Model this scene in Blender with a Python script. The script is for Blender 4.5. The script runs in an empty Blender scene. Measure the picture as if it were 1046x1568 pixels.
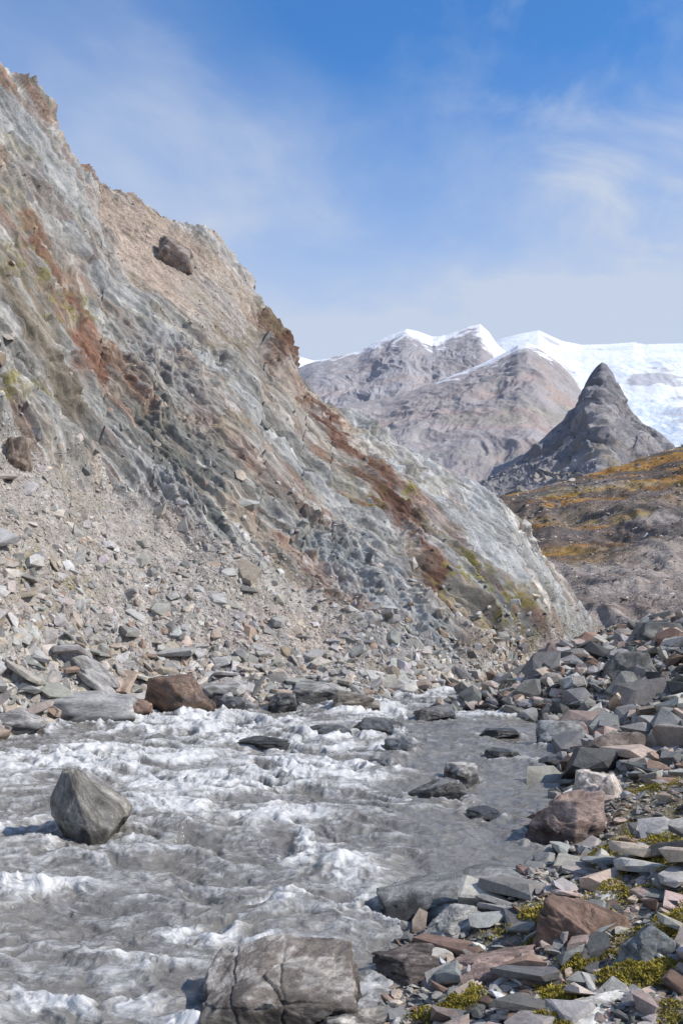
import bpy, bmesh, math, numpy as np
from mathutils import Vector
rng=np.random.default_rng(7)
F=1524.0; CAMH=3.0
# ---------------------------------------------------------------- noise
_p=np.random.default_rng(1).permutation(256); _p=np.concatenate([_p,_p,_p])
_g=np.random.default_rng(2).normal(size=(256,3)); _g/=np.linalg.norm(_g,axis=1)[:,None]; _g=_g.astype(np.float32)
def pn(x,y,z):
    x=np.asarray(x,dtype=np.float64);y=np.asarray(y,dtype=np.float64)+0*x;z=np.asarray(z,dtype=np.float64)+0*x
    xi=np.floor(x).astype(int);yi=np.floor(y).astype(int);zi=np.floor(z).astype(int)
    xf=(x-xi).astype(np.float32);yf=(y-yi).astype(np.float32);zf=(z-zi).astype(np.float32)
    xi&=255;yi&=255;zi&=255
    f=lambda t:t*t*t*(t*(t*6-15)+10)
    u=f(xf);v=f(yf);w=f(zf)
    def c(dx,dy,dz):
        g=_g[_p[_p[_p[xi+dx]+yi+dy]+zi+dz]]
        return g[...,0]*(xf-dx)+g[...,1]*(yf-dy)+g[...,2]*(zf-dz)
    a=c(0,0,0)*(1-u)+c(1,0,0)*u; b=c(0,1,0)*(1-u)+c(1,1,0)*u
    d=c(0,0,1)*(1-u)+c(1,0,1)*u; e=c(0,1,1)*(1-u)+c(1,1,1)*u
    return ((a*(1-v)+b*v)*(1-w)+(d*(1-v)+e*v)*w)*1.5
def fbm(x,y,z,o=4,g=0.5):
    s=0;a=1;f=1
    for i in range(o):
        s=s+a*pn(x*f+i*17.3,y*f+i*5.1,z*f-i*9.7);a*=g;f*=2.03
    return s
def ridged(x,y,z,o=4,g=0.5):
    s=0;a=1;f=1
    for i in range(o):
        s=s+a*(1-2*np.abs(pn(x*f+i*11.3,y*f+i*7.1,z*f-i*3.7)));a*=g;f*=2.03
    return s
def sst(a,b,x):
    t=np.clip((x-a)/(b-a),0,1);return t*t*(3-2*t)
def mixc(c,col,m):
    return c*(1-m[...,None])+np.array(col)*m[...,None]
# ---------------------------------------------------------------- mesh helpers
def link(ob): bpy.context.scene.collection.objects.link(ob)
def raw_mesh(name,V,loops,starts,col=None,vec=None,smooth=True,mat=None,foam=None):
    me=bpy.data.meshes.new(name)
    me.vertices.add(len(V)); me.vertices.foreach_set('co',np.ascontiguousarray(V,dtype=np.float32).ravel())
    me.loops.add(len(loops)); me.loops.foreach_set('vertex_index',np.ascontiguousarray(loops,dtype=np.int32))
    me.polygons.add(len(starts)); me.polygons.foreach_set('loop_start',np.ascontiguousarray(starts,dtype=np.int32))
    me.update(calc_edges=True)
    me.polygons.foreach_set('use_smooth',np.full(len(starts),smooth,dtype=bool))
    if col is not None:
        a=me.attributes.new('Col','FLOAT_COLOR','POINT')
        c=np.ones((len(V),4),dtype=np.float32);c[:,:3]=np.clip(col,0,1);a.data.foreach_set('color',c.ravel())
    if vec is not None:
        a=me.attributes.new('strata','FLOAT_VECTOR','POINT');a.data.foreach_set('vector',np.ascontiguousarray(vec,dtype=np.float32).ravel())
    if foam is not None:
        a=me.attributes.new('foam','FLOAT','POINT');a.data.foreach_set('value',np.ascontiguousarray(foam,dtype=np.float32).ravel())
    if mat: me.materials.append(mat)
    me.update()
    ob=bpy.data.objects.new(name,me);link(ob);return ob
def grid_mesh(name,P,**k):
    n,m=P.shape[:2]
    idx=np.arange(n*m).reshape(n,m)
    q=np.stack([idx[:-1,:-1],idx[:-1,1:],idx[1:,1:],idx[1:,:-1]],-1).reshape(-1,4)
    for key in('col','vec'):
        if k.get(key) is not None:k[key]=k[key].reshape(-1,3)
    return raw_mesh(name,P.reshape(-1,3),q.ravel(),np.arange(len(q))*4,**k)
def grid_normals(P):
    du=np.gradient(P,axis=1);dv=np.gradient(P,axis=0)
    n=np.cross(du,dv);n/=np.linalg.norm(n,axis=-1,keepdims=True)+1e-9
    n*=np.where(n[...,2:3]<0,-1,1)
    return n
# ---------------------------------------------------------------- materials
def new_mat(name):
    m=bpy.data.materials.new(name);m.use_nodes=True
    nt=m.node_tree;b=nt.nodes['Principled BSDF'];return m,nt,b
def rock_mat(name,scale=3,bump=0.5,rough=0.85,vec='obj',stretch=(1,1,1),dist=0.05,contrast=0.5,spec=0.3,voro=None,vamt=.35,vb=.5,fine=5.3,finestretch=False,vstretch=None,crack=None):
    m,nt,b=new_mat(name);N=nt.nodes;L=nt.links
    def math_(op,a,b_=None,c=None):
        q=N.new('ShaderNodeMath');q.operation=op
        for i,s in enumerate([a,b_,c]):
            if s is None:continue
            if isinstance(s,(int,float)):q.inputs[i].default_value=s
            else:L.new(s,q.inputs[i])
        return q.outputs[0]
    at=N.new('ShaderNodeAttribute');at.attribute_name='Col'
    if vec=='obj':
        tc=N.new('ShaderNodeTexCoord');src=tc.outputs['Object']
    else:
        tc=N.new('ShaderNodeAttribute');tc.attribute_name='strata';src=tc.outputs['Vector']
    mp=N.new('ShaderNodeMapping');mp.inputs['Scale'].default_value=stretch;L.new(src,mp.inputs[0])
    n1=N.new('ShaderNodeTexNoise');n1.inputs['Scale'].default_value=scale;n1.inputs['Detail'].default_value=10;n1.inputs['Roughness'].default_value=0.7
    L.new(mp.outputs[0],n1.inputs['Vector'])
    n2=N.new('ShaderNodeTexNoise');n2.inputs['Scale'].default_value=scale*fine;n2.inputs['Detail'].default_value=6;n2.inputs['Roughness'].default_value=0.7
    if finestretch:
        mp2=N.new('ShaderNodeMapping');mp2.inputs['Scale'].default_value=tuple(s**.6 for s in stretch);L.new(src,mp2.inputs[0]);L.new(mp2.outputs[0],n2.inputs['Vector'])
    else: L.new(src,n2.inputs['Vector'])
    r1=N.new('ShaderNodeMapRange');r1.inputs[1].default_value=0.3;r1.inputs[2].default_value=0.7;r1.inputs[3].default_value=1-contrast;r1.inputs[4].default_value=1+contrast
    L.new(n1.outputs[0],r1.inputs[0])
    r2=N.new('ShaderNodeMapRange');r2.inputs[1].default_value=0.3;r2.inputs[2].default_value=0.7;r2.inputs[3].default_value=1-contrast*.7;r2.inputs[4].default_value=1+contrast*.7
    L.new(n2.outputs[0],r2.inputs[0])
    mul=math_('MULTIPLY',r1.outputs[0],r2.outputs[0])
    hgt=math_('MULTIPLY_ADD',n2.outputs[0],.4,n1.outputs[0])
    if voro:
        vsrc=mp.outputs[0]
        if vstretch:
            mp3=N.new('ShaderNodeMapping');mp3.inputs['Scale'].default_value=vstretch;L.new(src,mp3.inputs[0]);vsrc=mp3.outputs[0]
        wv=N.new('ShaderNodeVectorMath');wv.operation='MULTIPLY_ADD';wv.inputs[1].default_value=(.35/voro*3,)*3
        L.new(n1.outputs['Color'],wv.inputs[0]);L.new(vsrc,wv.inputs[2])
        for sc,am in((voro,1.0),(voro*3.1,.6)):
            vo=N.new('ShaderNodeTexVoronoi');vo.inputs['Scale'].default_value=sc;L.new(wv.outputs[0],vo.inputs['Vector'])
            sx=N.new('ShaderNodeSeparateColor');L.new(vo.outputs['Color'],sx.inputs[0])
            k=math_('MULTIPLY_ADD',sx.outputs[0],2*vamt*am,1-vamt*am)
            mul=math_('MULTIPLY',mul,k)
            hgt=math_('MULTIPLY_ADD',vo.outputs['Distance'],-vb*am,hgt)
            hgt=math_('MULTIPLY_ADD',sx.outputs[1],vb*.7*am,hgt)
    if crack:
        wv=N.new('ShaderNodeVectorMath');wv.operation='MULTIPLY_ADD';wv.inputs[1].default_value=(.5/crack,)*3
        L.new(n1.outputs['Color'],wv.inputs[0]);L.new(mp.outputs[0],wv.inputs[2])
        vo=N.new('ShaderNodeTexVoronoi');vo.feature='DISTANCE_TO_EDGE';vo.inputs['Scale'].default_value=crack;L.new(wv.outputs[0],vo.inputs['Vector'])
        cr=N.new('ShaderNodeMapRange');cr.inputs[1].default_value=0;cr.inputs[2].default_value=.035;L.new(vo.outputs['Distance'],cr.inputs[0])
        hgt=math_('MULTIPLY_ADD',cr.outputs[0],.3,hgt)
    vm=N.new('ShaderNodeVectorMath');vm.operation='SCALE';L.new(at.outputs['Color'],vm.inputs[0]);L.new(mul,vm.inputs['Scale'])
    L.new(vm.outputs[0],b.inputs['Base Color'])
    b.inputs['Roughness'].default_value=rough;b.inputs['Specular IOR Level'].default_value=spec
    bp=N.new('ShaderNodeBump');bp.inputs['Strength'].default_value=bump;bp.inputs['Distance'].default_value=dist
    L.new(hgt,bp.inputs['Height']);L.new(bp.outputs[0],b.inputs['Normal'])
    return m
M_hill=rock_mat('hill_rock',scale=1.8,bump=0.95,vec='strata',stretch=(0.15,1,1),dist=0.19,contrast=0.45,voro=4.5,vamt=.11,vb=.14,fine=4,finestretch=True,vstretch=(.3,1,1))
M_stone=rock_mat('stone',scale=5,bump=0.6,dist=0.04,contrast=0.3)
M_boulder=rock_mat('boulder_rock',scale=8,bump=0.8,vec='strata',stretch=(0.8,1,1.4),dist=0.03,contrast=0.42,fine=5,crack=1.9)
M_wet=rock_mat('wet_boulder_rock',scale=5,bump=0.7,vec='strata',stretch=(0.7,1,1.5),dist=0.04,contrast=0.4,rough=0.28,spec=0.6,crack=3)
M_ground=rock_mat('gravel_ground',scale=6,bump=0.9,dist=0.06,contrast=0.4,voro=14,vamt=.35)
M_mount=rock_mat('mountain_rock',scale=0.03,bump=0.5,dist=8,contrast=0.17,rough=1,spec=0,stretch=(1,.5,.5))
M_slope=rock_mat('slope_ground',scale=0.2,bump=0.7,dist=0.8,contrast=0.3,rough=1,spec=0,voro=1.1,vamt=.2,vb=.4)
M_snow=rock_mat('snow',scale=0.006,bump=0.6,dist=26,contrast=0.05,rough=0.9,spec=0.1)
M_moss,nt,b=new_mat('moss');at=nt.nodes.new('ShaderNodeAttribute');at.attribute_name='Col'
nt.links.new(at.outputs['Color'],b.inputs['Base Color']);b.inputs['Roughness'].default_value=0.9;b.inputs['Specular IOR Level'].default_value=0.1
# water
M_water,nt,b=new_mat('glacial_water');N=nt.nodes;L=nt.links
at=N.new('ShaderNodeAttribute');at.attribute_name='foam'
tc=N.new('ShaderNodeTexCoord')
mp=N.new('ShaderNodeMapping');mp.inputs['Scale'].default_value=(.75,1.15,1);mp.inputs['Rotation'].default_value=(0,0,.35);L.new(tc.outputs['Object'],mp.inputs[0])
n1=N.new('ShaderNodeTexNoise');n1.inputs['Scale'].default_value=6.5;n1.inputs['Detail'].default_value=10;n1.inputs['Roughness'].default_value=0.69;n1.inputs['Distortion'].default_value=1.1;L.new(mp.outputs[0],n1.inputs['Vector'])
ma=N.new('ShaderNodeMath');ma.operation='MULTIPLY_ADD';ma.inputs[1].default_value=2.0;L.new(n1.outputs[0],ma.inputs[0])
sb=N.new('ShaderNodeMath');sb.operation='SUBTRACT';sb.inputs[1].default_value=1.0;L.new(at.outputs['Fac'],sb.inputs[0]);L.new(sb.outputs[0],ma.inputs[2])
mr=N.new('ShaderNodeMapRange');mr.interpolation_type='SMOOTHSTEP';mr.inputs[1].default_value=0.08;mr.inputs[2].default_value=1.08;L.new(ma.outputs[0],mr.inputs[0])
nn=N.new('ShaderNodeTexNoise');nn.inputs['Scale'].default_value=0.8;nn.inputs['Detail'].default_value=5;L.new(tc.outputs['Object'],nn.inputs['Vector'])
cm=N.new('ShaderNodeMix');cm.data_type='RGBA';cm.inputs[6].default_value=(0.135,0.137,0.137,1);cm.inputs[7].default_value=(0.225,0.203,0.172,1);L.new(nn.outputs[0],cm.inputs[0])
mx=N.new('ShaderNodeMix');mx.data_type='RGBA';L.new(mr.outputs[0],mx.inputs[0]);L.new(cm.outputs[2],mx.inputs[6]);mx.inputs[7].default_value=(0.61,0.605,0.59,1)
L.new(mx.outputs[2],b.inputs['Base Color'])
rr=N.new('ShaderNodeMapRange');rr.inputs[3].default_value=0.09;rr.inputs[4].default_value=0.5;L.new(mr.outputs[0],rr.inputs[0]);L.new(rr.outputs[0],b.inputs['Roughness'])
b.inputs['IOR'].default_value=1.34
n3=N.new('ShaderNodeTexNoise');n3.inputs['Scale'].default_value=3.4;n3.inputs['Detail'].default_value=4;n3.inputs['Roughness'].default_value=0.5;n3.inputs['Distortion'].default_value=.9;L.new(mp.outputs[0],n3.inputs['Vector'])
ad=N.new('ShaderNodeMath');ad.operation='MULTIPLY_ADD';ad.inputs[1].default_value=.20;L.new(mr.outputs[0],ad.inputs[0]);L.new(n3.outputs[0],ad.inputs[2])
bp=N.new('ShaderNodeBump');bp.inputs['Strength'].default_value=1.0;bp.inputs['Distance'].default_value=0.10;L.new(ad.outputs[0],bp.inputs['Height']);L.new(bp.outputs[0],b.inputs['Normal'])

# ---------------------------------------------------------------- image pixel column and row, with a chosen distance -> world coordinates
def img_to_world(px,py,d):
    px=np.asarray(px,float);py=np.asarray(py,float);d=np.asarray(d,float)
    return np.stack([(px-523)/F*d,d+0*px,CAMH+(880-py)/F*d],-1)
SA=np.array([0.62,-0.25,-0.74]);SA/=np.linalg.norm(SA)
SN=np.array([0.35,-0.75,0.6]);SB=np.cross(SN,SA);SB/=np.linalg.norm(SB);SC=np.cross(SA,SB)
# ---------------------------------------------------------------- hillside
K=np.array([[-900,10.5,-500,36],[-600,11.5,-350,38],[-200,15,-80,42],[0,18.3,100,45],[60,19.2,155,45.5],[120,20,248,46],[150,20.6,280,46.5],
[230,21.8,315,47],[290,22.1,348,47.5],[345,22.2,384,48],[375,22.3,434,47],[390,22.4,483,46],[430,22.6,528,46],[455,22.8,572,45.5],[500,23,617,45],
[570,23.6,652,45],[650,24.8,707,44.5],[720,26.8,767,45],[770,29.5,800,46],[820,34,850,48],[870,41,905,50],[915,52,965,53],[950,60,1000,62]])
us=np.concatenate([np.linspace(-900,-40,110),np.linspace(-36,950,900)])
fd=np.interp(us,K[:,0],K[:,1]);ry=np.interp(us,K[:,0],K[:,2]);rd=np.interp(us,K[:,0],K[:,3])
foot=np.stack([(us-523)/F*fd,fd,0*fd],-1);ridge=img_to_world(us,ry,rd)
NR=820
t=np.linspace(-0.06,1,NR)[:,None]
v=t*fd/(rd-t*(rd-fd))
Pf=foot[None]+(ridge-foot)[None]*v[...,None]
vb=(np.linspace(0,1,50)[1:]**1.5)[:,None]
Pb=np.stack([ridge[:,0]-8*vb+0*us,ridge[:,1]+45*vb,ridge[:,2]*(1-vb**1.2*1.0)-6*vb],-1)
P=np.concatenate([Pf,Pb]);V_ALL=np.concatenate([v,np.ones((49,len(us)))])
fy=880+3*F/fd
mm=np.concatenate([fy+(ry-fy)*t,ry-200*vb]);uu=np.broadcast_to(us,mm.shape)
nrm=grid_normals(P)
pA=P@SA;pB=P@SB;pC=P@SC
x,y,z=P[...,0],P[...,1],P[...,2]
wrp=fbm(x*.12,y*.12,z*.12,3)
wu=uu+fbm(x*.35,y*.35,z*.35,5)*34;wm=mm+fbm(x*.35+9,y*.35,z*.35,5)*34
scree_line=np.interp(uu,[0,200,420,560,700,900],[680,765,885,985,1040,990])
scree=sst(-50,40,wm-scree_line)
gul=sst(0,30,wm-np.interp(uu,[140,240,345,380],[275,312,380,440]))*sst(40,-10,wm-np.interp(uu,[140,200,300,390],[330,420,500,520]))*sst(135,160,uu)*sst(400,370,uu)
soft=np.clip(scree+gul*.7,0,1);rock=1-soft
qB=pB+wrp*1.2
rib=ridged(pA*.05,qB*.5,pC*.5,5)-0.6
rib2=ridged(pA*.15,qB*1.7,pC*1.7,4,.6)-0.5
rib3=ridged(pA*.4,qB*5,pC*5,3,.55)-.5
def ledge(q,w=.12):
    fr=q%1.0;return np.where(fr<1-w,fr/(1-w),(1-fr)/w)-.5
l1=ledge(qB*.42+pC*.2+0.30*fbm(pA*.08,pB*.3,pC*.3,4),.09);l2=ledge(qB*1.5+pC*.9+wrp*2+0.4*fbm(pA*.15,pB*.8,pC*.8,4),.10)
l3=ledge(pA*.6+qB*.65+.8*fbm(x*.4,y*.4,z*.4,4),.15)
patch=sst(-.25,.25,fbm(pA*.08+5,pB*.25,pC*.25,3))
p2=sst(.0,.35,fbm(x*.22+15,y*.22,z*.22,4))
disp=0.4*fbm(x*.12,y*.12,z*.12,3)+rock*(0.34*rib+0.17*rib2*(.45+.9*patch)+.055*rib3*(.5+p2)+0.6*l1*(.35+.65*patch)+.21*l2*(1-.5*patch)+.20*l3*p2)+0.06*fbm(x*2.2,y*2.2,z*2.2,4,.6)
disp+=scree*.22*fbm(x*.6,y*.6,z*.6,3)
rz=sst(0.0,0.12,v);disp[:NR]*=(0.35+0.65*rz)
disp*=np.where(uu>800,np.interp(uu,[800,930],[1,0.35]),1)
def blob(cu,cm,ru,rm,soft=1.0):
    return np.exp(-(((wu-cu)/ru)**2+((wm-cm)/rm)**2)**2*soft)
outc=blob(425,535,32,42)
disp+=outc*(-0.05+0.25*rib2)
P=P+nrm*disp[...,None]
def pdist(pts):
    best=np.full(uu.shape,1e9)
    for (a,b_),(c,d_) in zip(pts[:-1],pts[1:]):
        dx,dy=c-a,d_-b_;tt=np.clip(((wu-a)*dx+(wm-b_)*dy)/(dx*dx+dy*dy),0,1)
        best=np.minimum(best,np.hypot(wu-a-tt*dx,wm-b_-tt*dy))
    return best
C=np.zeros(P.shape)+np.array([0.325,0.305,0.27])
s1=fbm(pA*.035,qB*.45,pC*.45,6,.6);s2=fbm(pA*.09+4,qB*1.6,pC*1.6,5,.6);s3=fbm(pA*.05+9,qB*.8+7,pC*.8,5,.6);s4=fbm(pA*.35+4,qB*6,pC*6,3,.6)
s5=fbm(pA*.12+21,qB*.5,pC*.5,5,.6)
C=mixc(C,[0.36,0.36,0.35],sst(-.05,0.35,s1)*.9)
C=mixc(C,[0.34,0.27,0.205],sst(0.08,0.45,-s1)*.8)
C=mixc(C,[0.21,0.21,0.195],sst(0.05,0.4,s5)*.6*rock)
C=mixc(C,[0.26,0.15,0.10],sst(0.13,0.45,s3)*.7*rock)
C=mixc(C,[0.16,0.155,0.14],sst(0.15,0.5,s2)*.75*rock)
C=mixc(C,[0.54,0.52,0.48],sst(0.25,0.6,-s2)*.7)
C=C*(1+.28*s4*rock)[...,None]
brk=.35+.65*sst(-.25,.2,s2+.3*rib2)
for pts,w,col,st in [
 ([(10,320),(60,390),(120,500),(155,590)],11,[0.19,0.10,0.066],.95),
 ([(30,250),(120,400),(190,520)],7,[0.25,0.15,0.10],.5),
 ([(0,430),(60,520),(110,620)],30,[0.23,0.185,0.125],.65),
 ([(60,380),(200,520),(300,640)],8,[0.26,0.16,0.11],.6),
 ([(395,490),(450,610),(530,700),(600,800),(660,900)],18,[0.14,0.075,0.053],.98),
 ([(430,590),(520,660),(580,740)],15,[0.19,0.11,0.08],.75),
 ([(560,860),(640,930),(700,990),(770,1030)],18,[0.27,0.175,0.12],.55),
 ([(330,670),(380,740),(400,780)],11,[0.25,0.14,0.09],.7),
 ([(250,560),(330,650),(420,760)],8,[0.27,0.17,0.12],.6),
 ([(420,560),(500,640),(560,690)],8,[0.50,0.42,0.34],.8),
 ([(560,655),(680,760),(760,860),(880,965)],26,[0.42,0.43,0.43],.85),
 ([(490,830),(560,900),(680,1010)],34,[0.34,0.36,0.365],.8),
 ([(180,440),(260,600),(420,700)],38,[0.36,0.36,0.35],.6),
 ([(0,180),(120,330),(240,520)],34,[0.32,0.325,0.32],.65),
 ([(210,660),(280,720),(330,770)],22,[0.16,0.17,0.155],.7),
 ([(400,740),(470,800),(500,830)],18,[0.17,0.165,0.155],.6),
 ([(766,792),(800,840),(850,890),(905,950)],6,[0.66,0.63,0.59],.9),
 ([(650,715),(700,765)],4,[0.6,0.58,0.55],.8)]:
    C=mixc(C,col,sst(w*1.6,w*.3,pdist(pts))*st*(rock*.8+.2)*brk)
C=mixc(C,[0.13,0.07,0.047],outc*.85)
C=mixc(C,[0.40,0.315,0.25],gul*.5*sst(330,250,wu)+gul*.35)
sc=np.array([0.40,0.36,0.325])
fn=fbm(x*3,y*3,z*3,4,.65)
C=C*(1-scree[...,None]*.8)+(sc*(1+.25*fn[...,None]))*scree[...,None]*.8
C=mixc(C,[0.40,0.33,0.265],sst(.0,.45,fbm(x*.25+3,y*.25,z*.25,4))*scree*.5)
mo=fbm(x*1.4,y*1.4,z*1.4,5,.65)
green=np.zeros_like(mm)
for b_ in [(745,950,50,50),(690,900,45,30),(775,985,35,25),(710,880,30,40),(30,410,35,30),(30,610,60,20),(440,1035,60,10),(60,890,70,30),(550,770,22,14),(100,480,50,30),(620,770,16,22)]:
    green=np.maximum(green,blob(*b_))
C=mixc(C,[0.235,0.205,0.055],green*sst(-.1,.35,mo)*.85)
C=mixc(C,[0.24,0.21,0.13],sst(.28,.6,fbm(x*.4+30,y*.4,z*.4,6,.6))*.4)
grid_mesh('rocky_hillside',P,col=C,vec=np.stack([pA,qB,pC],-1),mat=M_hill)
HP=P;HN=grid_normals(P)

# ---------------------------------------------------------------- stones
def bm_to_np(bm):
    bmesh.ops.convex_hull(bm,input=bm.verts)
    bmesh.ops.delete(bm,geom=[g for g in bm.verts if not g.link_faces],context='VERTS')
    bm.verts.index_update();bmesh.ops.triangulate(bm,faces=bm.faces)
    V=np.array([vv.co[:] for vv in bm.verts]);T=np.array([[l.index for l in f.verts] for f in bm.faces])
    bm.free();return (V*.5,T)
def hull_variants(k,seed,flat=(1,0.75,0.45),n=13):
    r=np.random.default_rng(seed);out=[]
    for i in range(k):
        p=r.normal(size=(n,3));p/=np.linalg.norm(p,axis=1)[:,None];p*=r.uniform(.75,1.0,(n,1))
        p=np.sign(p)*np.abs(p)**.8
        p*=np.array(flat)*r.uniform(.75,1.25,3)
        bm=bmesh.new()
        for q in p: bm.verts.new(q)
        out.append(bm_to_np(bm))
    return out
HV=hull_variants(30,5,n=14);HVF=hull_variants(24,8,flat=(1,0.7,0.28),n=12);HVS=hull_variants(20,9,flat=(1,.75,.4),n=9)
def plate_variants(k,seed):
    r=np.random.default_rng(seed);out=[]
    for i in range(k):
        m=r.integers(5,8);a=np.sort(r.uniform(0,2*np.pi,m));rad=r.uniform(.7,1.15,m);asp=r.uniform(.45,.85)
        bm=bmesh.new()
        for h,s in((-1,.95),(.5,1.0),(1,.84)):
            j=r.uniform(-.08,.08,(m,2))
            for q in range(m): bm.verts.new((rad[q]*s*math.cos(a[q])+j[q,0],rad[q]*s*asp*math.sin(a[q])+j[q,1],h*.12+.05*r.normal()*(h>0)))
        out.append(bm_to_np(bm))
    return out
HVP=plate_variants(30,21)
def scatter(name,loc,size,cols,normal=None,tilt=0.35,variants=HV,mat=M_stone,r=rng):
    n=len(loc)
    yaw=r.uniform(0,2*np.pi,n);tx=r.normal(0,tilt,n);ty=r.normal(0,tilt,n)
    up=np.stack([tx,ty,np.ones(n)],-1)
    if normal is not None: up=normal+np.stack([tx,ty,0.3*r.normal(0,tilt,n)],-1)
    up/=np.linalg.norm(up,axis=1)[:,None]
    a=np.stack([np.cos(yaw),np.sin(yaw),0*yaw],-1);a-=up*(a*up).sum(1)[:,None];a/=np.linalg.norm(a,axis=1)[:,None]
    b_=np.cross(up,a);R=np.stack([a,b_,up],-1)
    S=size[:,None]*r.uniform(.75,1.3,(n,3))
    which=r.integers(0,len(variants),n)
    Vs=[];Ts=[];Cs=[];off=0
    for k,(V,T) in enumerate(variants):
        id_=np.where(which==k)[0]
        if not len(id_):continue
        vv=V[None]*S[id_][:,None,:]
        vv=np.einsum('nij,nkj->nki',R[id_],vv)+loc[id_][:,None,:]
        Vs.append(vv.reshape(-1,3))
        Ts.append((T[None]+(np.arange(len(id_))*len(V))[:,None,None]+off).reshape(-1,3))
        Cs.append(np.repeat(cols[id_],len(V),axis=0));off+=len(id_)*len(V)
    V=np.concatenate(Vs);T=np.concatenate(Ts);Cc=np.minimum(np.concatenate(Cs),.56)
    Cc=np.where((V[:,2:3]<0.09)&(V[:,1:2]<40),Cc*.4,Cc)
    return raw_mesh(name,V,T.ravel(),np.arange(len(T))*3,col=Cc,smooth=False,mat=mat)
def palette(n,pal,w,r=rng,var=.18):
    w=np.array(w,float);w/=w.sum();i=r.choice(len(pal),n,p=w)
    return np.array(pal)[i]*(1+r.normal(0,var,(n,1)))*(1+r.normal(0,.02,(n,3)))
PS=np.array([[.41,.365,.32],[.37,.355,.335],[.45,.43,.40],[.31,.235,.18],[.17,.165,.155],[.41,.345,.275],[.29,.28,.255]])*.97
def pick(n,prob,minrow=45):
    pr=prob[:NR].copy();pr[:minrow]=0
    cell=np.linalg.norm(np.cross(np.gradient(HP[:NR],axis=0),np.gradient(HP[:NR],axis=1)),axis=-1)
    pr=(pr*cell).ravel();cs=np.cumsum(pr);id_=np.searchsorted(cs,rng.uniform(0,cs[-1],n))
    return HP[:NR].reshape(-1,3)[id_],HN[:NR].reshape(-1,3)[id_],C[:NR].reshape(-1,3)[id_],v.reshape(-1)[id_]
vis=(uu>-250)
p_,n_,c_,v_=pick(82000,scree*vis)
sz=np.minimum(np.exp(rng.normal(np.log(.060),.45,len(p_))),.3)
cc=palette(len(p_),PS,[4,3,2,.7,.6,2,1])*.5+c_*.5
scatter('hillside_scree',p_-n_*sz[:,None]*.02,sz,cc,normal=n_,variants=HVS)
p_,n_,c_,v_=pick(18000,(rock*.16+gul*1.6)*vis)
sz=np.minimum(np.exp(rng.normal(np.log(.075),.45,len(p_))),.3)
scatter('hillside_loose_rock',p_-n_*sz[:,None]*.1,sz,c_*rng.uniform(.75,1.25,(len(p_),1)),normal=n_,variants=HVS)
p_,n_,c_,v_=pick(5000,vis*np.exp(-np.clip(V_ALL,0,9)*13)*(uu<800),minrow=38)
sz=np.minimum(np.exp(rng.normal(np.log(.20),.52,len(p_))),.75)
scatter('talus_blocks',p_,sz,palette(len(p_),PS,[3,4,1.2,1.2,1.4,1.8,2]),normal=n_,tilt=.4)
p_,n_,c_,v_=pick(260,vis*np.exp(-np.clip(V_ALL,0,9)*24)*(uu<700),minrow=40)
sz=np.minimum(np.exp(rng.normal(np.log(.6),.35,len(p_))),1.2)
scatter('talus_slabs',p_+np.array([0,0,.05]),sz,palette(len(p_),PS,[2,4,1.2,1,1,1.4,2]),normal=n_*.4+np.array([0,0,.6]),tilt=.22,variants=HVP)

# ---------------------------------------------------------------- river bank
EY=[-8,3,6.2,6.65,8,8.96,9.6,10.2,11.7,13.4,17.6,19.3,20.6,21.5,22.4,24,28,43,54,80]
EX=[-1.5,-.35,-.05,.0,.3,.6,1.3,2.0,2.2,2.9,4.2,4.7,4.0,2.6,2.0,3.1,5.4,11,14.2,22]
def xe(y): return np.interp(y,EY,EX)
def H(x,y):
    s=x-xe(y)+0.22*pn(x*.9,y*.9,0)+.1*pn(x*2.7,y*2.7,3)
    h=np.interp(s,[-6,-1.2,-.3,0,.5,1,2,4,7,12,30],[-.9,-.6,-.25,-.02,.13,.26,.52,1.0,1.5,1.8,2.4])
    h=h+0.6*np.exp(-((x-9)/4)**2-((y-29)/4.5)**2)
    h=h-2.8*sst(33,62,y)*sst(-1,2,s)
    return h+sst(0,1,s)*(0.12*fbm(x*.7,y*.7,1,3))+.02*fbm(x*4,y*4,2,2)
yr=np.concatenate([np.linspace(-8,2.8,30),3*np.exp(np.linspace(0,np.log(80/3),560))])
sr=np.concatenate([np.linspace(-16,-1.6,40),np.linspace(-1.5,6,340),6+np.exp(np.linspace(0,np.log(60),110))-1+.02])
Y,S_=np.meshgrid(yr,sr,indexing='ij');X=xe(Y)+S_
Z=H(X,Y)
G=np.stack([X,Y,Z],-1)
gm=fbm(X*.8+5,Y*.8,0,4)
MP=[(2.75,8.6,.55,.6),(.68,6.5,.22,.16),(1.28,6.25,.24,.2),(1.45,7.5,.32,.28),(2.4,7.0,.45,.45),(2.2,8.0,.4,.42),(3.4,10.2,.5,.9),(1.9,6.3,.3,.24),(3.8,12.2,.5,.8),(2.1,5.6,.3,.25),(5.0,15.5,.5,.7),(2.6,9.4,.45,.5),(1.2,5.8,.25,.18),(1.7,6.7,.25,.2)]
def mossf(x,y):
    m=0*x
    for a,b_,c,d in MP: m=np.maximum(m,np.exp(-((x-a)/c)**2-((y-b_)/d)**2))
    return m*sst(-.35,.25,fbm(x*2.8,y*2.8,4,4,.6))
mossmask=mossf(X,Y)
GC=np.zeros(G.shape)+np.array([0.22,0.19,0.155])
GC=mixc(GC,[.30,.255,.21],sst(0,.4,gm));GC=mixc(GC,[.14,.13,.115],sst(.1,.5,-gm))
GC=mixc(GC,[.16,.14,.05],np.clip(mossmask*1.3,0,1))
GC=mixc(GC,[.08,.078,.07],sst(.08,-.02,Z))
grid_mesh('riverbank_ground',G,col=GC,mat=M_ground)
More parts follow.
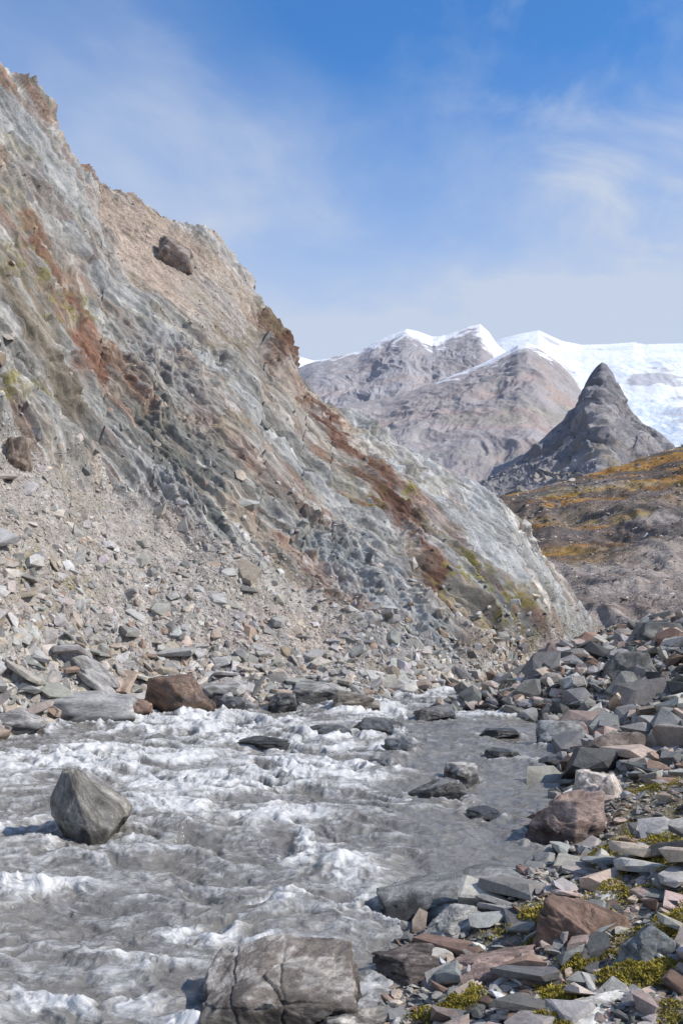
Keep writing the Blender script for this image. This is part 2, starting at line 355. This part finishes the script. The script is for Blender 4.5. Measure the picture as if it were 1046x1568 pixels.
PB=np.array([[.38,.35,.31],[.29,.28,.265],[.56,.53,.475],[.25,.165,.125],[.14,.137,.13],[.40,.32,.255],[.24,.24,.225],[.35,.275,.24]])*.94
def bank(n,y0,y1,s0,s1,med,sig,mx,w,name,variants=HVF,lift=.1,tilt=.3,hx=.42,mlim=9):
    yy=np.exp(rng.uniform(np.log(y0),np.log(y1),n));ss=s0+(s1-s0)*rng.uniform(0,1,n);xx=xe(yy)+ss
    k=(xx<yy*hx+.8)&(mossf(xx,yy)<mlim);xx,yy=xx[k],yy[k]
    sz=np.minimum(np.exp(rng.normal(np.log(med),sig,len(xx))),mx)
    zz=H(xx,yy)+sz*lift
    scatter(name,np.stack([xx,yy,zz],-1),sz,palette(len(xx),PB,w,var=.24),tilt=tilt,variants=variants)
bank(32000,4.5,14,-.1,6,.04,.6,.16,[4,3,1.1,1.5,1.8,2.4,2,1.8],'bank_gravel',mlim=.33)
bank(2500,4.5,14,-.25,6,.13,.55,.42,[3,3.2,1.0,1.8,2,2,2.2,2],'bank_stones',lift=.12,tilt=.35,mlim=.42)
bank(600,4.8,13.5,.05,5,.27,.5,.75,[3,3,.8,2.4,1.4,2,2.2,2.6],'bank_slabs',variants=HVP,lift=.10,tilt=.22,mlim=.5)
bank(16000,13,36,-.15,9,.15,.55,.5,[3,3.3,.9,1.1,4.2,2.6,3,1.2],'gravel_bar_stones',variants=HV,tilt=.5)
bank(2700,14,36,-.2,8.5,.38,.48,1.0,[2.8,3,.5,1,6,2.4,3.4,1.1],'gravel_bar_blocks',variants=HV,tilt=.6,lift=.18)
# ---------------------------------------------------------------- boulders
def ico(n):
    bm=bmesh.new();bmesh.ops.create_icosphere(bm,subdivisions=n,radius=1)
    a=np.array([q.co[:] for q in bm.verts]);b_=np.array([[q.index for q in f.verts] for f in bm.faces]);bm.free()
    return a/np.linalg.norm(a,axis=1)[:,None],b_
ICO={5:ico(5),6:ico(6),7:ico(7)}
BP=[]
def boulder(name,x,y,w,d,h,col,seed,z=None,yaw=0,lean=(0,0),col2=None,wet=False,planes=11,sink=.25,crown=None,power=1.0,reg=True,joints=None,lod=None):
    IV,IT=ICO[lod or (6 if (w>.38 and y<13) else 5)]
    r=np.random.default_rng(seed)
    nn=r.normal(size=(planes,3));nn/=np.linalg.norm(nn,axis=1)[:,None]
    nn=np.concatenate([nn,[[0,0,1],[0,0,-1],[1,0,.1],[-1,0,.15],[0,-1,.2],[0,1,.1]]]);nn/=np.linalg.norm(nn,axis=1)[:,None]
    dd=np.concatenate([r.uniform(.62,.92,planes)*power,[.85,.8,.88,.88,.88,.88]])
    o=seed*3.7
    W3=np.stack([fbm(IV[:,0]*1.6+o,IV[:,1]*1.6,IV[:,2]*1.6,4),fbm(IV[:,0]*1.6,IV[:,1]*1.6+o,IV[:,2]*1.6,4),fbm(IV[:,0]*1.6,IV[:,1]*1.6,IV[:,2]*1.6+o,4)],-1)
    D=IV+.025*W3
    dots=D@nn.T;rr=np.where(dots>.05,dd/np.maximum(dots,.05),9)
    rad=rr.min(1)
    q=IV*rad[:,None]
    A=r.normal(size=(3,3));A,_=np.linalg.qr(A)
    st=q@A.T+o
    cp=r.normal(size=(34,3));cp/=np.linalg.norm(cp,axis=1)[:,None]
    D2=(IV+.12*W3)*np.array([1,1,1.4]);idx=np.argmax(D2@cp.T,axis=1)
    off=r.normal(0,.020,34);tl=r.normal(0,.10,(34,3))
    rad=rad+off[idx]+np.einsum('ij,ij->i',IV-cp[idx],tl[idx])
    lv=st[:,2]*3.0+.5*fbm(st[:,0]*1.5,st[:,1]*1.5,st[:,2]*1.5,3)
    rad=rad+.030*ledge(lv,.06)*sst(-.1,.3,fbm(st[:,0]*1.3+5,st[:,1]*1.3,st[:,2]*1.3,2))+.008*ledge(lv*3.3,.15)
    rad=rad+.010*fbm(st[:,0]*6,st[:,1]*6,st[:,2]*6,3,.6)
    if joints is not None:
        for jx,sl_ in joints:
            dl=np.abs(q[:,0]-jx-sl_*q[:,2]+.05*pn(q[:,2]*4+o,q[:,1]*3,jx*5)+.015*pn(q[:,2]*15,q[:,1]*15,jx))
            rad=rad-.055*np.clip(1-dl/.022,0,1)
    q=IV*rad[:,None]*np.array([w/2,d/2,h*(.5+sink/2)])/.9
    if crown is not None:
        tt=np.clip(q[:,2]/(h*.6),-.2,1.1);q[:,0]=q[:,0]*(1-crown[0]*np.clip(tt,0,1.1))+crown[1]*w*tt
        q[:,1]*=(1-crown[0]*.6*np.clip(tt,0,1.1))
    q[:,2]+=lean[0]*q[:,0]+lean[1]*q[:,1]
    ca,sa=math.cos(yaw),math.sin(yaw)
    q=np.stack([q[:,0]*ca-q[:,1]*sa,q[:,0]*sa+q[:,1]*ca,q[:,2]],-1)
    z0=0 if z is None else z
    top=q[:,2].max();q[:,2]+=z0+h-top
    q[:,0]+=x;q[:,1]+=y
    c=np.zeros(q.shape)+np.array(col)
    f1=fbm(st[:,0]*1.7,st[:,1]*1.7,st[:,2]*3,5,.6)
    c=mixc(c,col2 if col2 else np.array(col)*1.45,sst(.0,.3,f1)*.8);c=mixc(c,np.array(col)*.5,sst(.1,.45,-f1)*.6)
    c=c*(1+r.normal(0,.10,34))[idx][:,None]
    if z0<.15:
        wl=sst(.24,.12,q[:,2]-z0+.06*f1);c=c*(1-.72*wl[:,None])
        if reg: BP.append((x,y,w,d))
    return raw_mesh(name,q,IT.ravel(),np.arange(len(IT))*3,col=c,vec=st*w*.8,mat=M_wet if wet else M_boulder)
boulder('boulder',-2.88,11.35,.98,.8,.80,[.22,.205,.18],11,yaw=.2,crown=(.6,-.12))
boulder('boulder',-3.45,21.4,1.5,1.1,.85,[.13,.085,.06],12,wet=True,col2=[.22,.14,.09])
boulder('boulder',-.42,6.8,1.10,.8,.42,[.21,.18,.155],77,col2=[.42,.385,.34],sink=.55,planes=8,power=1.06,lean=(.04,.12),joints=[(-.36,-.25),(.12,-.12),(.5,.2)],lod=7)
boulder('rock_slab',1.12,8.8,1.65,.95,.36,[.22,.22,.21],14,yaw=.25,lean=(.12,.15),col2=[.36,.345,.32],z=-.02)
boulder('rock_slab',2.05,8.9,.6,.5,.42,[.25,.265,.28],31,yaw=.5,lean=(.3,0),z=.0)
boulder('boulder',2.55,11.2,1.05,.8,.58,[.26,.19,.16],15,col2=[.37,.28,.24],z=.02,lean=(.1,0),yaw=.3)
boulder('boulder',3.15,12.1,.6,.5,.5,[.44,.385,.335],32,z=.1)
boulder('boulder',1.78,7.25,.62,.5,.40,[.19,.125,.095],16,z=.25,yaw=-.5,lean=(-.3,0))
boulder('boulder',2.02,6.6,.34,.3,.30,[.18,.195,.195],17,z=.38)
boulder('rock_slab',.09,6.35,.42,.4,.16,[.56,.51,.44],18,z=.03)
boulder('rock_slab',1.5,5.85,.66,.35,.13,[.60,.575,.52],19,z=.36,yaw=.1,lean=(.05,.2))
boulder('rock_slab',1.05,6.95,.68,.5,.14,[.30,.215,.18],20,z=.22,yaw=-.1,lean=(.1,.1))
boulder('rock_slab',.55,7.3,.5,.45,.14,[.33,.27,.24],33,z=.1,yaw=.6)
boulder('rock_slab',.75,6.1,.4,.3,.10,[.31,.25,.22],34,z=.16,yaw=.2)
boulder('rock_slab',.95,7.9,.5,.4,.16,[.31,.30,.28],35,z=.18,yaw=.9)
boulder('boulder',1.3,13.3,.75,.5,.28,[.10,.095,.09],21,wet=True,col2=[.3,.29,.27],crown=(.4,.15))
boulder('boulder',.52,15.1,.5,.5,.2,[.10,.10,.095],22,wet=True)
boulder('boulder',1.7,14.3,.5,.5,.3,[.36,.34,.31],36)
boulder('boulder',-1.35,17.4,.95,.6,.16,[.10,.10,.105],23,wet=True)
boulder('boulder',-.2,18.3,.8,.6,.22,[.11,.11,.105],24,wet=True)
boulder('boulder',.6,18.8,.9,.8,.27,[.10,.095,.09],25,wet=True)
boulder('boulder',.95,16.6,.5,.5,.24,[.10,.10,.10],37,wet=True)
boulder('boulder',1.75,12.4,.42,.35,.09,[.12,.12,.12],26,wet=True)
boulder('boulder',.25,21.6,1.1,.9,.46,[.16,.13,.10],27,wet=True,col2=[.3,.26,.22])
boulder('boulder',1.9,20.6,.9,.7,.3,[.13,.12,.11],28,wet=True)
boulder('boulder',2.6,16.2,.6,.5,.16,[.13,.125,.12],38,wet=True)
boulder('boulder',3.3,15.6,.5,.4,.14,[.12,.12,.12],45,wet=True)
boulder('boulder',2.9,18.4,.7,.5,.16,[.12,.12,.12],46,wet=True)
boulder('boulder',-2.4,21.7,.7,.7,.36,[.12,.12,.12],39,wet=True)
boulder('boulder',-1.3,22.0,.6,.6,.4,[.16,.15,.14],47,wet=True)
boulder('boulder',-4.25,20.5,.75,.6,.45,[.24,.165,.13],40)
boulder('rock_slab',-5.3,20.3,2.3,1.3,.62,[.34,.335,.325],29,lean=(.05,.1),col2=[.46,.445,.425],yaw=.1)
boulder('rock_slab',-6.3,18.9,1.5,.9,.45,[.33,.32,.305],48,lean=(.05,.1),col2=[.45,.43,.41],yaw=-.2)
boulder('rock_slab',-2.9,22.6,1.3,.8,.42,[.33,.32,.30],49,lean=(-.05,.1),z=.12)
boulder('rock_slab',-.5,23.1,1.3,.8,.40,[.32,.31,.29],53,lean=(.08,.1),z=.12)
boulder('rock_slab',-5.0,23.3,1.9,1.2,.75,[.28,.265,.245],30,z=.9,lean=(-.55,.1),yaw=-.2)
boulder('rock_slab',3.9,17.3,1.0,.8,.45,[.25,.25,.24],41,z=.0)
boulder('boulder',4.0,14.6,.9,.7,.5,[.20,.16,.135],42,z=.2)
boulder('boulder',7.9,25,1.3,1.1,.9,[.12,.117,.11],43,z=.9)
boulder('boulder',6.2,21.5,1.1,.9,.8,[.13,.127,.12],44,z=.55)
def hill_at(u,m):
    j=np.argmin(np.abs(us-u));i=np.argmin(np.abs(mm[:NR,j]-m));return HP[i,j]
p=hill_at(262,402);boulder('boulder',p[0],p[1],1.7,1.3,1.25,[.22,.175,.15],50,z=p[2]-.25,lean=(-.15,0),col2=[.33,.29,.26])
p=hill_at(26,705);boulder('boulder',p[0],p[1],.65,.6,.8,[.22,.175,.14],51,z=p[2]-.2)
p=hill_at(120,1010);boulder('rock_slab',p[0],p[1],1.5,.9,.5,[.31,.295,.28],52,z=p[2]-.1,lean=(-.5,0))

# ---------------------------------------------------------------- river
yr=2.0*np.exp(np.linspace(0,np.log(36/2.0),1000));rx=np.linspace(-.85,.45,860)
Y,RX=np.meshgrid(yr,rx,indexing='ij');X=RX*Y
turb=np.zeros_like(X)
for a,b_,c,d,w in [(-4.1,16,2.6,1.6,.95),(-2.9,19.9,2.6,2,1),(.5,21.8,1.3,1.8,1),(-.7,14.9,1.7,1.6,.95),(-1.9,14.3,1.7,1.3,1),(-2.3,12.7,.9,.7,.9),(-3.9,12.1,1.1,.8,.8),
 (-2.98,9.4,.8,.4,.95),(-.38,10.9,.5,.75,1.0),(.1,9.9,.45,.55,.95),(-1.2,8.3,.42,.36,1.0),(-.6,9.05,.35,.32,.85),(-1.7,6.9,.7,.28,.9),(-.8,12.4,1.3,.8,.75),(3.0,21.0,1.3,.6,.6),(-1,17.5,2.4,1.8,.85),(-2.2,10.6,.9,.45,.65),(1.5,25,2,3,.8),(-.9,6.6,.4,.3,.7),(.9,13.0,.7,.7,.5),(-6,14,2,2,.7),(.3,18,1.2,1.5,.8),(-1.5,7.6,.8,.25,.6)]:
    turb=np.maximum(turb,w*np.exp(-((X-a)/c)**2-((Y-b_)/d)**2))
turb=np.maximum(turb,.24*sst(1.6,.2,X)+.08)
ring=np.zeros_like(X)
for a,b_,w,d in BP:
    rr=np.hypot((X-a)/(w*.5+.08),(Y-b_)/(d*.5+.10));ring=np.maximum(ring,np.exp(-((rr-1.0)/.2)**2)*sst(.6,.9,rr))
wx=X+.6*fbm(X*.6,Y*.6,3,5);wy=Y+.6*fbm(X*.6,Y*.6,8,5)
fx=wx*.94-wy*.34;fl=wx*.34+wy*.94
swell=fbm(fx*.5,fl*.9,0,3);r1=ridged(fx*.65,fl*1.5,5,4,.5)-.58;r2=ridged(fx*1.7,fl*3.6,2,4,.5)-.55;r3=fbm(fx*7,fl*9,4,3)
strk=fbm(fx*1.5,fl*4.0,12,5,.62)
Zw=.10*swell+.030*r2*(.6+turb)+turb*(.17*r1+.06*fbm(fx*1.8,fl*3,9,4,.55))+.007*r3*(.5+1.6*turb)
Zw+=.03*ring*(.6+r2)
Zw*=np.interp(Y,[2,6,9],[.6,.8,1])
calm=np.exp(-((X-1.3)/1.1)**2-((Y-13.5)/5)**2)
foam=turb*(.31+.80*r1+.45*r2+.70*strk)+.08*swell+.20*ring*(.6+r2+strk)-.12*calm+.15*strk-.01
foam=np.clip(foam,-.35,1.0)+.11*sst(.3,.9,r2+.5*r1)*(1-calm)
grid_mesh('river',np.stack([X,Y,Zw],-1),foam=foam.ravel(),mat=M_water)

# ---------------------------------------------------------------- moss and grass tufts
n=110000
i=rng.integers(0,len(MP),n);mpa=np.array(MP)
xx=mpa[i,0]+rng.normal(0,.75,n)*mpa[i,2];yy=mpa[i,1]+rng.normal(0,.75,n)*mpa[i,3]
k=(mossf(xx,yy)>rng.uniform(.1,.6,n))&(xx-xe(yy)>.25);xx,yy=xx[k],yy[k];n=len(xx)
zz=H(xx,yy)+.012+.05*np.clip(mossf(xx,yy),0,1)*(1+pn(xx*9,yy*9,1))
hh=rng.uniform(.006,.020,n);yw=rng.uniform(0,6.28,n);ww=hh*.45
b0=np.stack([xx,yy,zz],-1);dx=np.stack([np.cos(yw)*ww,np.sin(yw)*ww,0*yw],-1);tip=np.stack([rng.normal(0,.8,n)*hh,rng.normal(0,.8,n)*hh,hh],-1)
V=np.stack([b0-dx,b0+dx,b0+tip],1).reshape(-1,3)
gc=palette(n,[[.32,.26,.045],[.22,.19,.04],[.40,.31,.07],[.15,.125,.035]],[4,3,2,2])
raw_mesh('moss_and_grass',V,np.arange(len(V)),np.arange(n)*3,col=np.repeat(gc,3,axis=0),mat=M_moss,smooth=False)

# ---------------------------------------------------------------- far terrain
def loft(name,ridge,front,back,nu,nf,nb,amp,wl,colfn,mat,pw=1.0,gully=1.0,seed=0,jag=.15,tpow=1.0,gx=2.0,gz=.45,fw=1.0):
    R=np.array(ridge,float);u=np.linspace(R[0,0],R[-1,0],nu)
    rr=img_to_world(u,np.interp(u,R[:,0],R[:,1]),np.interp(u,R[:,0],R[:,2]))
    Fp=np.array(front,float);ff=img_to_world(u,np.interp(u,Fp[:,0],Fp[:,1]),np.interp(u,Fp[:,0],Fp[:,2]))
    t=np.linspace(0,1,nf)[:,None]**tpow
    Pf=ff[None]+(rr-ff)[None]*t[...,None];Pf[...,2]=ff[:,2]+(rr[:,2]-ff[:,2])*t**pw
    tb=np.linspace(0,1,nb)[1:][:,None]
    Pb=np.stack([rr[:,0]+0*tb,rr[:,1]+back*tb,rr[:,2]*(1-tb)-30*tb],-1)
    P=np.concatenate([Pf,Pb]);T=np.concatenate([t+0*u,1-tb+0*u])
    n=grid_normals(P);x,y,z=P[...,0]/wl,P[...,1]/wl,P[...,2]/wl
    w_=.35*fbm(x*.8+seed,y*.8,z*.8,3)
    g=ridged(x*gx+seed+w_,y*.35,z*gz+w_,6,.55)-.7;f=fbm(x+seed,y,z,6,.5)
    env=np.clip((1-T)*5,jag,1)
    P=P+n*((g*gully+f*fw)*amp*env)[...,None]
    U=np.broadcast_to(u,T.shape)
    c=colfn(P,T,U,g,f,wl)
    return grid_mesh(name,P,col=c,mat=mat)
def c_slope(P,T,U,g,f,wl):
    x,y,z=P[...,0],P[...,1],P[...,2]
    c=np.zeros(P.shape)+np.array([.265,.225,.20])
    s=fbm(x*.03+.02*y,y*.012,z*.08,5,.6)
    c=mixc(c,[.33,.295,.27],sst(0,.4,s)*.8)
    up=sst(.33,.45,T+.14*s)
    c=mixc(c,[.36,.19,.06],up*sst(-.45,.0,fbm(x*.02,y*.01+3,z*.1,5,.6))*.95)
    c=mixc(c,[.33,.235,.06],up*sst(.05,.3,fbm(x*.05+7,y*.02,z*.1,5,.65))*.5)
    c=mixc(c,[.13,.115,.11],up*sst(.02,.18,fbm(x*.035+17,y*.010,z*.2,5,.65))*.9)
    c=mixc(c,[.20,.165,.145],sst(.1,.5,-s)*.6)
    return c
sl=loft('valley_slope',[(420,830,330),(640,800,330),(740,771,335),(800,752,340),(860,740,345),(920,722,350),(980,703,350),(1046,684,350),(1150,655,350),(1500,560,340),(2200,420,300)],
 [(420,1110,42),(740,1110,42),(915,1100,42),(1100,1100,42),(1500,1080,42),(2200,1040,42)],200,460,380,20,2.0,40,c_slope,M_slope,pw=1.6,seed=3,tpow=1.3,jag=.4)
me=sl.data;nv=460*380
co=np.empty(len(me.vertices)*3,np.float32);me.vertices.foreach_get('co',co);co=co.reshape(-1,3)[:nv]
id_=rng.integers(0,nv,44000);pp=co[id_];k=(pp[:,0]<pp[:,1]*.45)&(pp[:,0]>pp[:,1]*.1);pp=pp[k]
scatter('slope_stones',pp,np.exp(rng.normal(np.log(.25),.6,len(pp)))*np.clip(pp[:,1]/120,.4,2.6),palette(len(pp),[[.30,.26,.22],[.42,.38,.34],[.14,.125,.115],[.30,.22,.16]],[3,2.2,2.6,1]),variants=HVS)
def painted_haze(c,a,col=(.42,.43,.48)): return c*(1-a)+np.array(col)*a  # aerial haze painted into the base colour of the far mountains
def c_peak(P,T,U,g,f,wl):
    x,y,z=P[...,0]/wl,P[...,1]/wl,P[...,2]/wl
    c=np.zeros(P.shape)+np.array([.26,.235,.225])
    c=mixc(c,[.33,.305,.295],sst(0,.4,f));c=mixc(c,[.14,.135,.14],sst(-.1,.5,ridged(x*1.2+z*.8,y,z*1.0,5,.6)-.9)*.8)
    c=mixc(c,[.28,.225,.15],sst(.0,.4,fbm(x*2,y*2,z*2+9,4))*sst(.65,.2,T)*.7)
    c=mixc(c,[.10,.10,.11],sst(.76,.92,T+.05*f)*np.exp(-((U-908)/26)**2)*.85)  # shade on the horn's left face, painted into the rock colour
    return painted_haze(c,.15)
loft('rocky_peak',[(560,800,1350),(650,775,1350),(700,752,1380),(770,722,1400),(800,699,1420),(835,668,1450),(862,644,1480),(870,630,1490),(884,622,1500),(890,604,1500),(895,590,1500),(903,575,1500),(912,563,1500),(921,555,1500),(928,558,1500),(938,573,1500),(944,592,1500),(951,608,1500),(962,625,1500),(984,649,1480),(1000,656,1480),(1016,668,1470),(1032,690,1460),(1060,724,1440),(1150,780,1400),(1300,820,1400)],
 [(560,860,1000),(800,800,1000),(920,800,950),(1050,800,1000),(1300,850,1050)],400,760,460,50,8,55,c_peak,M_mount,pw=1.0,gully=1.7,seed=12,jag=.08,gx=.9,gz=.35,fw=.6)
def c_b1(P,T,U,g,f,wl):
    x,y,z=P[...,0]/wl,P[...,1]/wl,P[...,2]/wl
    c=np.zeros(P.shape)+np.array([.31,.255,.225])
    c=mixc(c,[.35,.32,.30],sst(-.05,.35,fbm(x*2,y*2,z*2,5,.6))*.7);c=mixc(c,[.33,.215,.155],sst(-.1,.35,fbm(x*.5+4,y,z*1.4,6,.6))*sst(.92,.6,T)*.8)
    c=mixc(c,[.25,.235,.16],sst(.05,.35,fbm(x*.6+9,y,z*1.4,5,.6))*.6*sst(.85,.5,T))
    c=mixc(c,[.22,.195,.185],sst(.2,.7,g)*.5)
    c=painted_haze(c,.32)
    a=np.interp(U,[640,720,800,860,900],[1.05,.965,.94,.97,1.05])
    sn=sst(a-.03,a+.03,T+.08*fbm(x*4,y*4,z*4,5,.65)+.03*g)
    return mixc(c,[.75,.77,.82],np.clip(sn*.85,0,1))
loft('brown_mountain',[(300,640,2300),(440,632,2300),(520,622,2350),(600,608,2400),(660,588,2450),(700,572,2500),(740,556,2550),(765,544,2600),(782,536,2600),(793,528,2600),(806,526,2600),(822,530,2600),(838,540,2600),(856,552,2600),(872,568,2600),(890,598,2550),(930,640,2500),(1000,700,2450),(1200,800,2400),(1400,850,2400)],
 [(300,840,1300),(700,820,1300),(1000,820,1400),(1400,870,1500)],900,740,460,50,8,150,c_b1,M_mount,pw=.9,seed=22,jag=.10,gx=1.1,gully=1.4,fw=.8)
def c_b2(P,T,U,g,f,wl):
    x,y,z=P[...,0]/wl,P[...,1]/wl,P[...,2]/wl
    c=np.zeros(P.shape)+np.array([.31,.26,.235])
    c=mixc(c,[.35,.325,.31],sst(-.05,.35,fbm(x*2,y*2,z*2,5,.6))*.7);c=mixc(c,[.32,.23,.175],sst(-.05,.4,fbm(x*.5+4,y,z*1.4,6,.6))*.7*sst(.97,.8,T))
    c=mixc(c,[.25,.24,.18],sst(.1,.4,fbm(x*.6+9,y,z*1.4,5,.6))*.6*sst(.85,.4,T))
    c=mixc(c,[.22,.20,.20],sst(.2,.7,g)*.5)
    c=painted_haze(c,.42)
    a=np.interp(U,[440,500,560,600,690,705,728,735,745,800],[1.1,1.03,.98,.95,.955,.96,.96,.89,.85,.85])
    sn=sst(a-.035,a+.035,T+.08*fbm(x*4,y*4,z*4,5,.65)+.04*g)
    return mixc(c,[.78,.80,.84],np.clip(sn,0,1)*.88)
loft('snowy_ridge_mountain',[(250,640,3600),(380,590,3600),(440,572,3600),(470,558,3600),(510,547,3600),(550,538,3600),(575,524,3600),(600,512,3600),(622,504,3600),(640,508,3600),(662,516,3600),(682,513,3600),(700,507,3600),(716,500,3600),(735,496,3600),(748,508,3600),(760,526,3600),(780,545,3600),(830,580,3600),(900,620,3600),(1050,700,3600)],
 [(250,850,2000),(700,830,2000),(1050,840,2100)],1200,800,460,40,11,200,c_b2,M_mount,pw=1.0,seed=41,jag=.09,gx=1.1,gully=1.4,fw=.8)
def c_gl(P,T,U,g,f,wl):
    x,y,z=P[...,0]/wl,P[...,1]/wl,P[...,2]/wl
    c=np.zeros(P.shape)+np.array([.74,.77,.82])
    m=np.exp(-((U-1000)/40)**2-((T-.66)/.07)**2)+.8*np.exp(-((U-1040)/30)**2-((T-.40)/.08)**2)+np.exp(-((U-848)/14)**2-((T-.95)/.02)**2)
    c=mixc(c,[.64,.69,.77],sst(-.1,.5,fbm(x*1.5,y*1.5,z*9,5,.6))*.8)
    c=mixc(c,[.48,.48,.51],sst(.36,.53,m+.5*fbm(x*5,y*5,z*9,6,.65)))
    crevasse_shade=ridged(x*9,y*3,z*22+x*5,4,.6)-.9
    c=mixc(c,[.48,.57,.69],sst(.62,.35,T)*sst(.1,.5,crevasse_shade)*.8)  # crevasse shading painted as blue-grey colour on the lower ice
    return c
loft('glacier',[(300,600,6500),(420,545,6500),(438,532,6500),(455,545,6500),(480,552,6500),(600,540,6500),(740,530,6500),(768,518,6500),(800,510,6500),(825,506,6500),(842,514,6500),(860,522,6500),(890,528,6500),(930,527,6500),(970,524,6500),(985,527,6500),(1046,526,6500),(1150,520,6500),(1400,490,6500),(1800,500,6500)],
 [(300,800,4200),(1050,760,4200),(1800,760,4200)],2500,700,320,30,26,700,c_gl,M_snow,pw=1.0,gully=.6,seed=57,jag=.03,gx=1.6)
n=80;a=np.linspace(-1,1,n);a=np.sign(a)*np.abs(a)**2.5*14000
X,Y=np.meshgrid(a,a+3000);Z=-12+8*fbm(X*.003,Y*.003,0,3)-20*sst(2000,9000,np.hypot(X,Y))
gc=np.zeros((n,n,3))+np.array([.2,.17,.14])
grid_mesh('ground',np.stack([X,Y,Z],-1),col=gc,mat=M_slope)

# ---------------------------------------------------------------- sun, sky, camera
sd=Vector((0.70,-0.20,0.69)).normalized()
sun=bpy.data.lights.new('sun','SUN');sun.energy=4.7;sun.angle=math.radians(.5);sun.color=(1,.935,.84)
so=bpy.data.objects.new('sun',sun);link(so);so.rotation_euler=sd.to_track_quat('Z','Y').to_euler()
W=bpy.data.worlds.new('World');bpy.context.scene.world=W;W.use_nodes=True;nt=W.node_tree;N=nt.nodes;L=nt.links
bg=N['Background'];bg.inputs[1].default_value=.12
sk=N.new('ShaderNodeTexSky');sk.sky_type='NISHITA';sk.sun_disc=False;sk.sun_elevation=math.asin(sd.z);sk.sun_rotation=math.atan2(sd.x,sd.y)
sk.altitude=1200;sk.air_density=1.0;sk.dust_density=.5;sk.ozone_density=2.0
tint=N.new('ShaderNodeMix');tint.data_type='RGBA';tint.blend_type='MULTIPLY';tint.inputs[0].default_value=1;tint.inputs[7].default_value=(.64,1.24,1.74,1);L.new(sk.outputs[0],tint.inputs[6])
tc=N.new('ShaderNodeTexCoord')
def cloudnoise(scale,rot,loc,sc,dist,rough):
    mp=N.new('ShaderNodeMapping');mp.inputs['Scale'].default_value=sc;mp.inputs['Rotation'].default_value=rot;mp.inputs['Location'].default_value=loc;L.new(tc.outputs['Generated'],mp.inputs[0])
    nz=N.new('ShaderNodeTexNoise');nz.inputs['Scale'].default_value=scale;nz.inputs['Detail'].default_value=8;nz.inputs['Roughness'].default_value=rough;nz.inputs['Distortion'].default_value=dist;L.new(mp.outputs[0],nz.inputs['Vector']);return nz.outputs[0]
nzA=cloudnoise(3.2,(0,.5,0),(.3,.2,.1),(1,1,1.5),.4,.52)
nzB=cloudnoise(5.5,(0,.7,0),(1.3,.7,.4),(1,1,2.2),.8,.57)
sp=N.new('ShaderNodeSeparateXYZ');L.new(tc.outputs['Generated'],sp.inputs[0])
def mth(op,a,b=None):
    m=N.new('ShaderNodeMath');m.operation=op
    for i,q in enumerate([a,b]):
        if q is None:continue
        if hasattr(q,'links'):L.new(q,m.inputs[i])
        else:m.inputs[i].default_value=q
    return m.outputs[0]
def mrange(a,f0,f1,t0,t1):
    m=N.new('ShaderNodeMapRange');m.interpolation_type='SMOOTHSTEP';L.new(a,m.inputs[0])
    for i,q in enumerate([f0,f1,t0,t1]):m.inputs[i+1].default_value=q
    return m.outputs[0]
hor=mrange(sp.outputs[2],.16,.51,.88,0)
left=mrange(sp.outputs[0],-.34,.06,.30,0)
clA=mrange(nzA,.38,.76,-.06,.5)
clB=mth('MULTIPLY',mrange(nzB,.45,.74,0,.45),mrange(sp.outputs[0],.06,.24,.2,1.0))
tot=mth('ADD',mth('ADD',mth('ADD',hor,left),clA),clB);tot=mth('MINIMUM',tot,.94);tot=mth('MAXIMUM',tot,0.0)
mx=N.new('ShaderNodeMix');mx.data_type='RGBA';L.new(tot,mx.inputs[0]);L.new(tint.outputs[2],mx.inputs[6]);mx.inputs[7].default_value=(4.9,5.5,6.6,1)
L.new(mx.outputs[2],bg.inputs[0])
cam=bpy.data.cameras.new('camera');co_=bpy.data.objects.new('camera',cam);link(co_)
co_.location=(0,0,CAMH);co_.rotation_euler=(math.radians(90),0,0)
cam.sensor_fit='VERTICAL';cam.sensor_height=36;cam.sensor_width=24;cam.lens=35;cam.shift_y=96/1568;cam.clip_start=.1;cam.clip_end=40000
sc_=bpy.context.scene;sc_.camera=co_
sc_.view_settings.view_transform='Standard';sc_.view_settings.look='None';sc_.view_settings.exposure=0
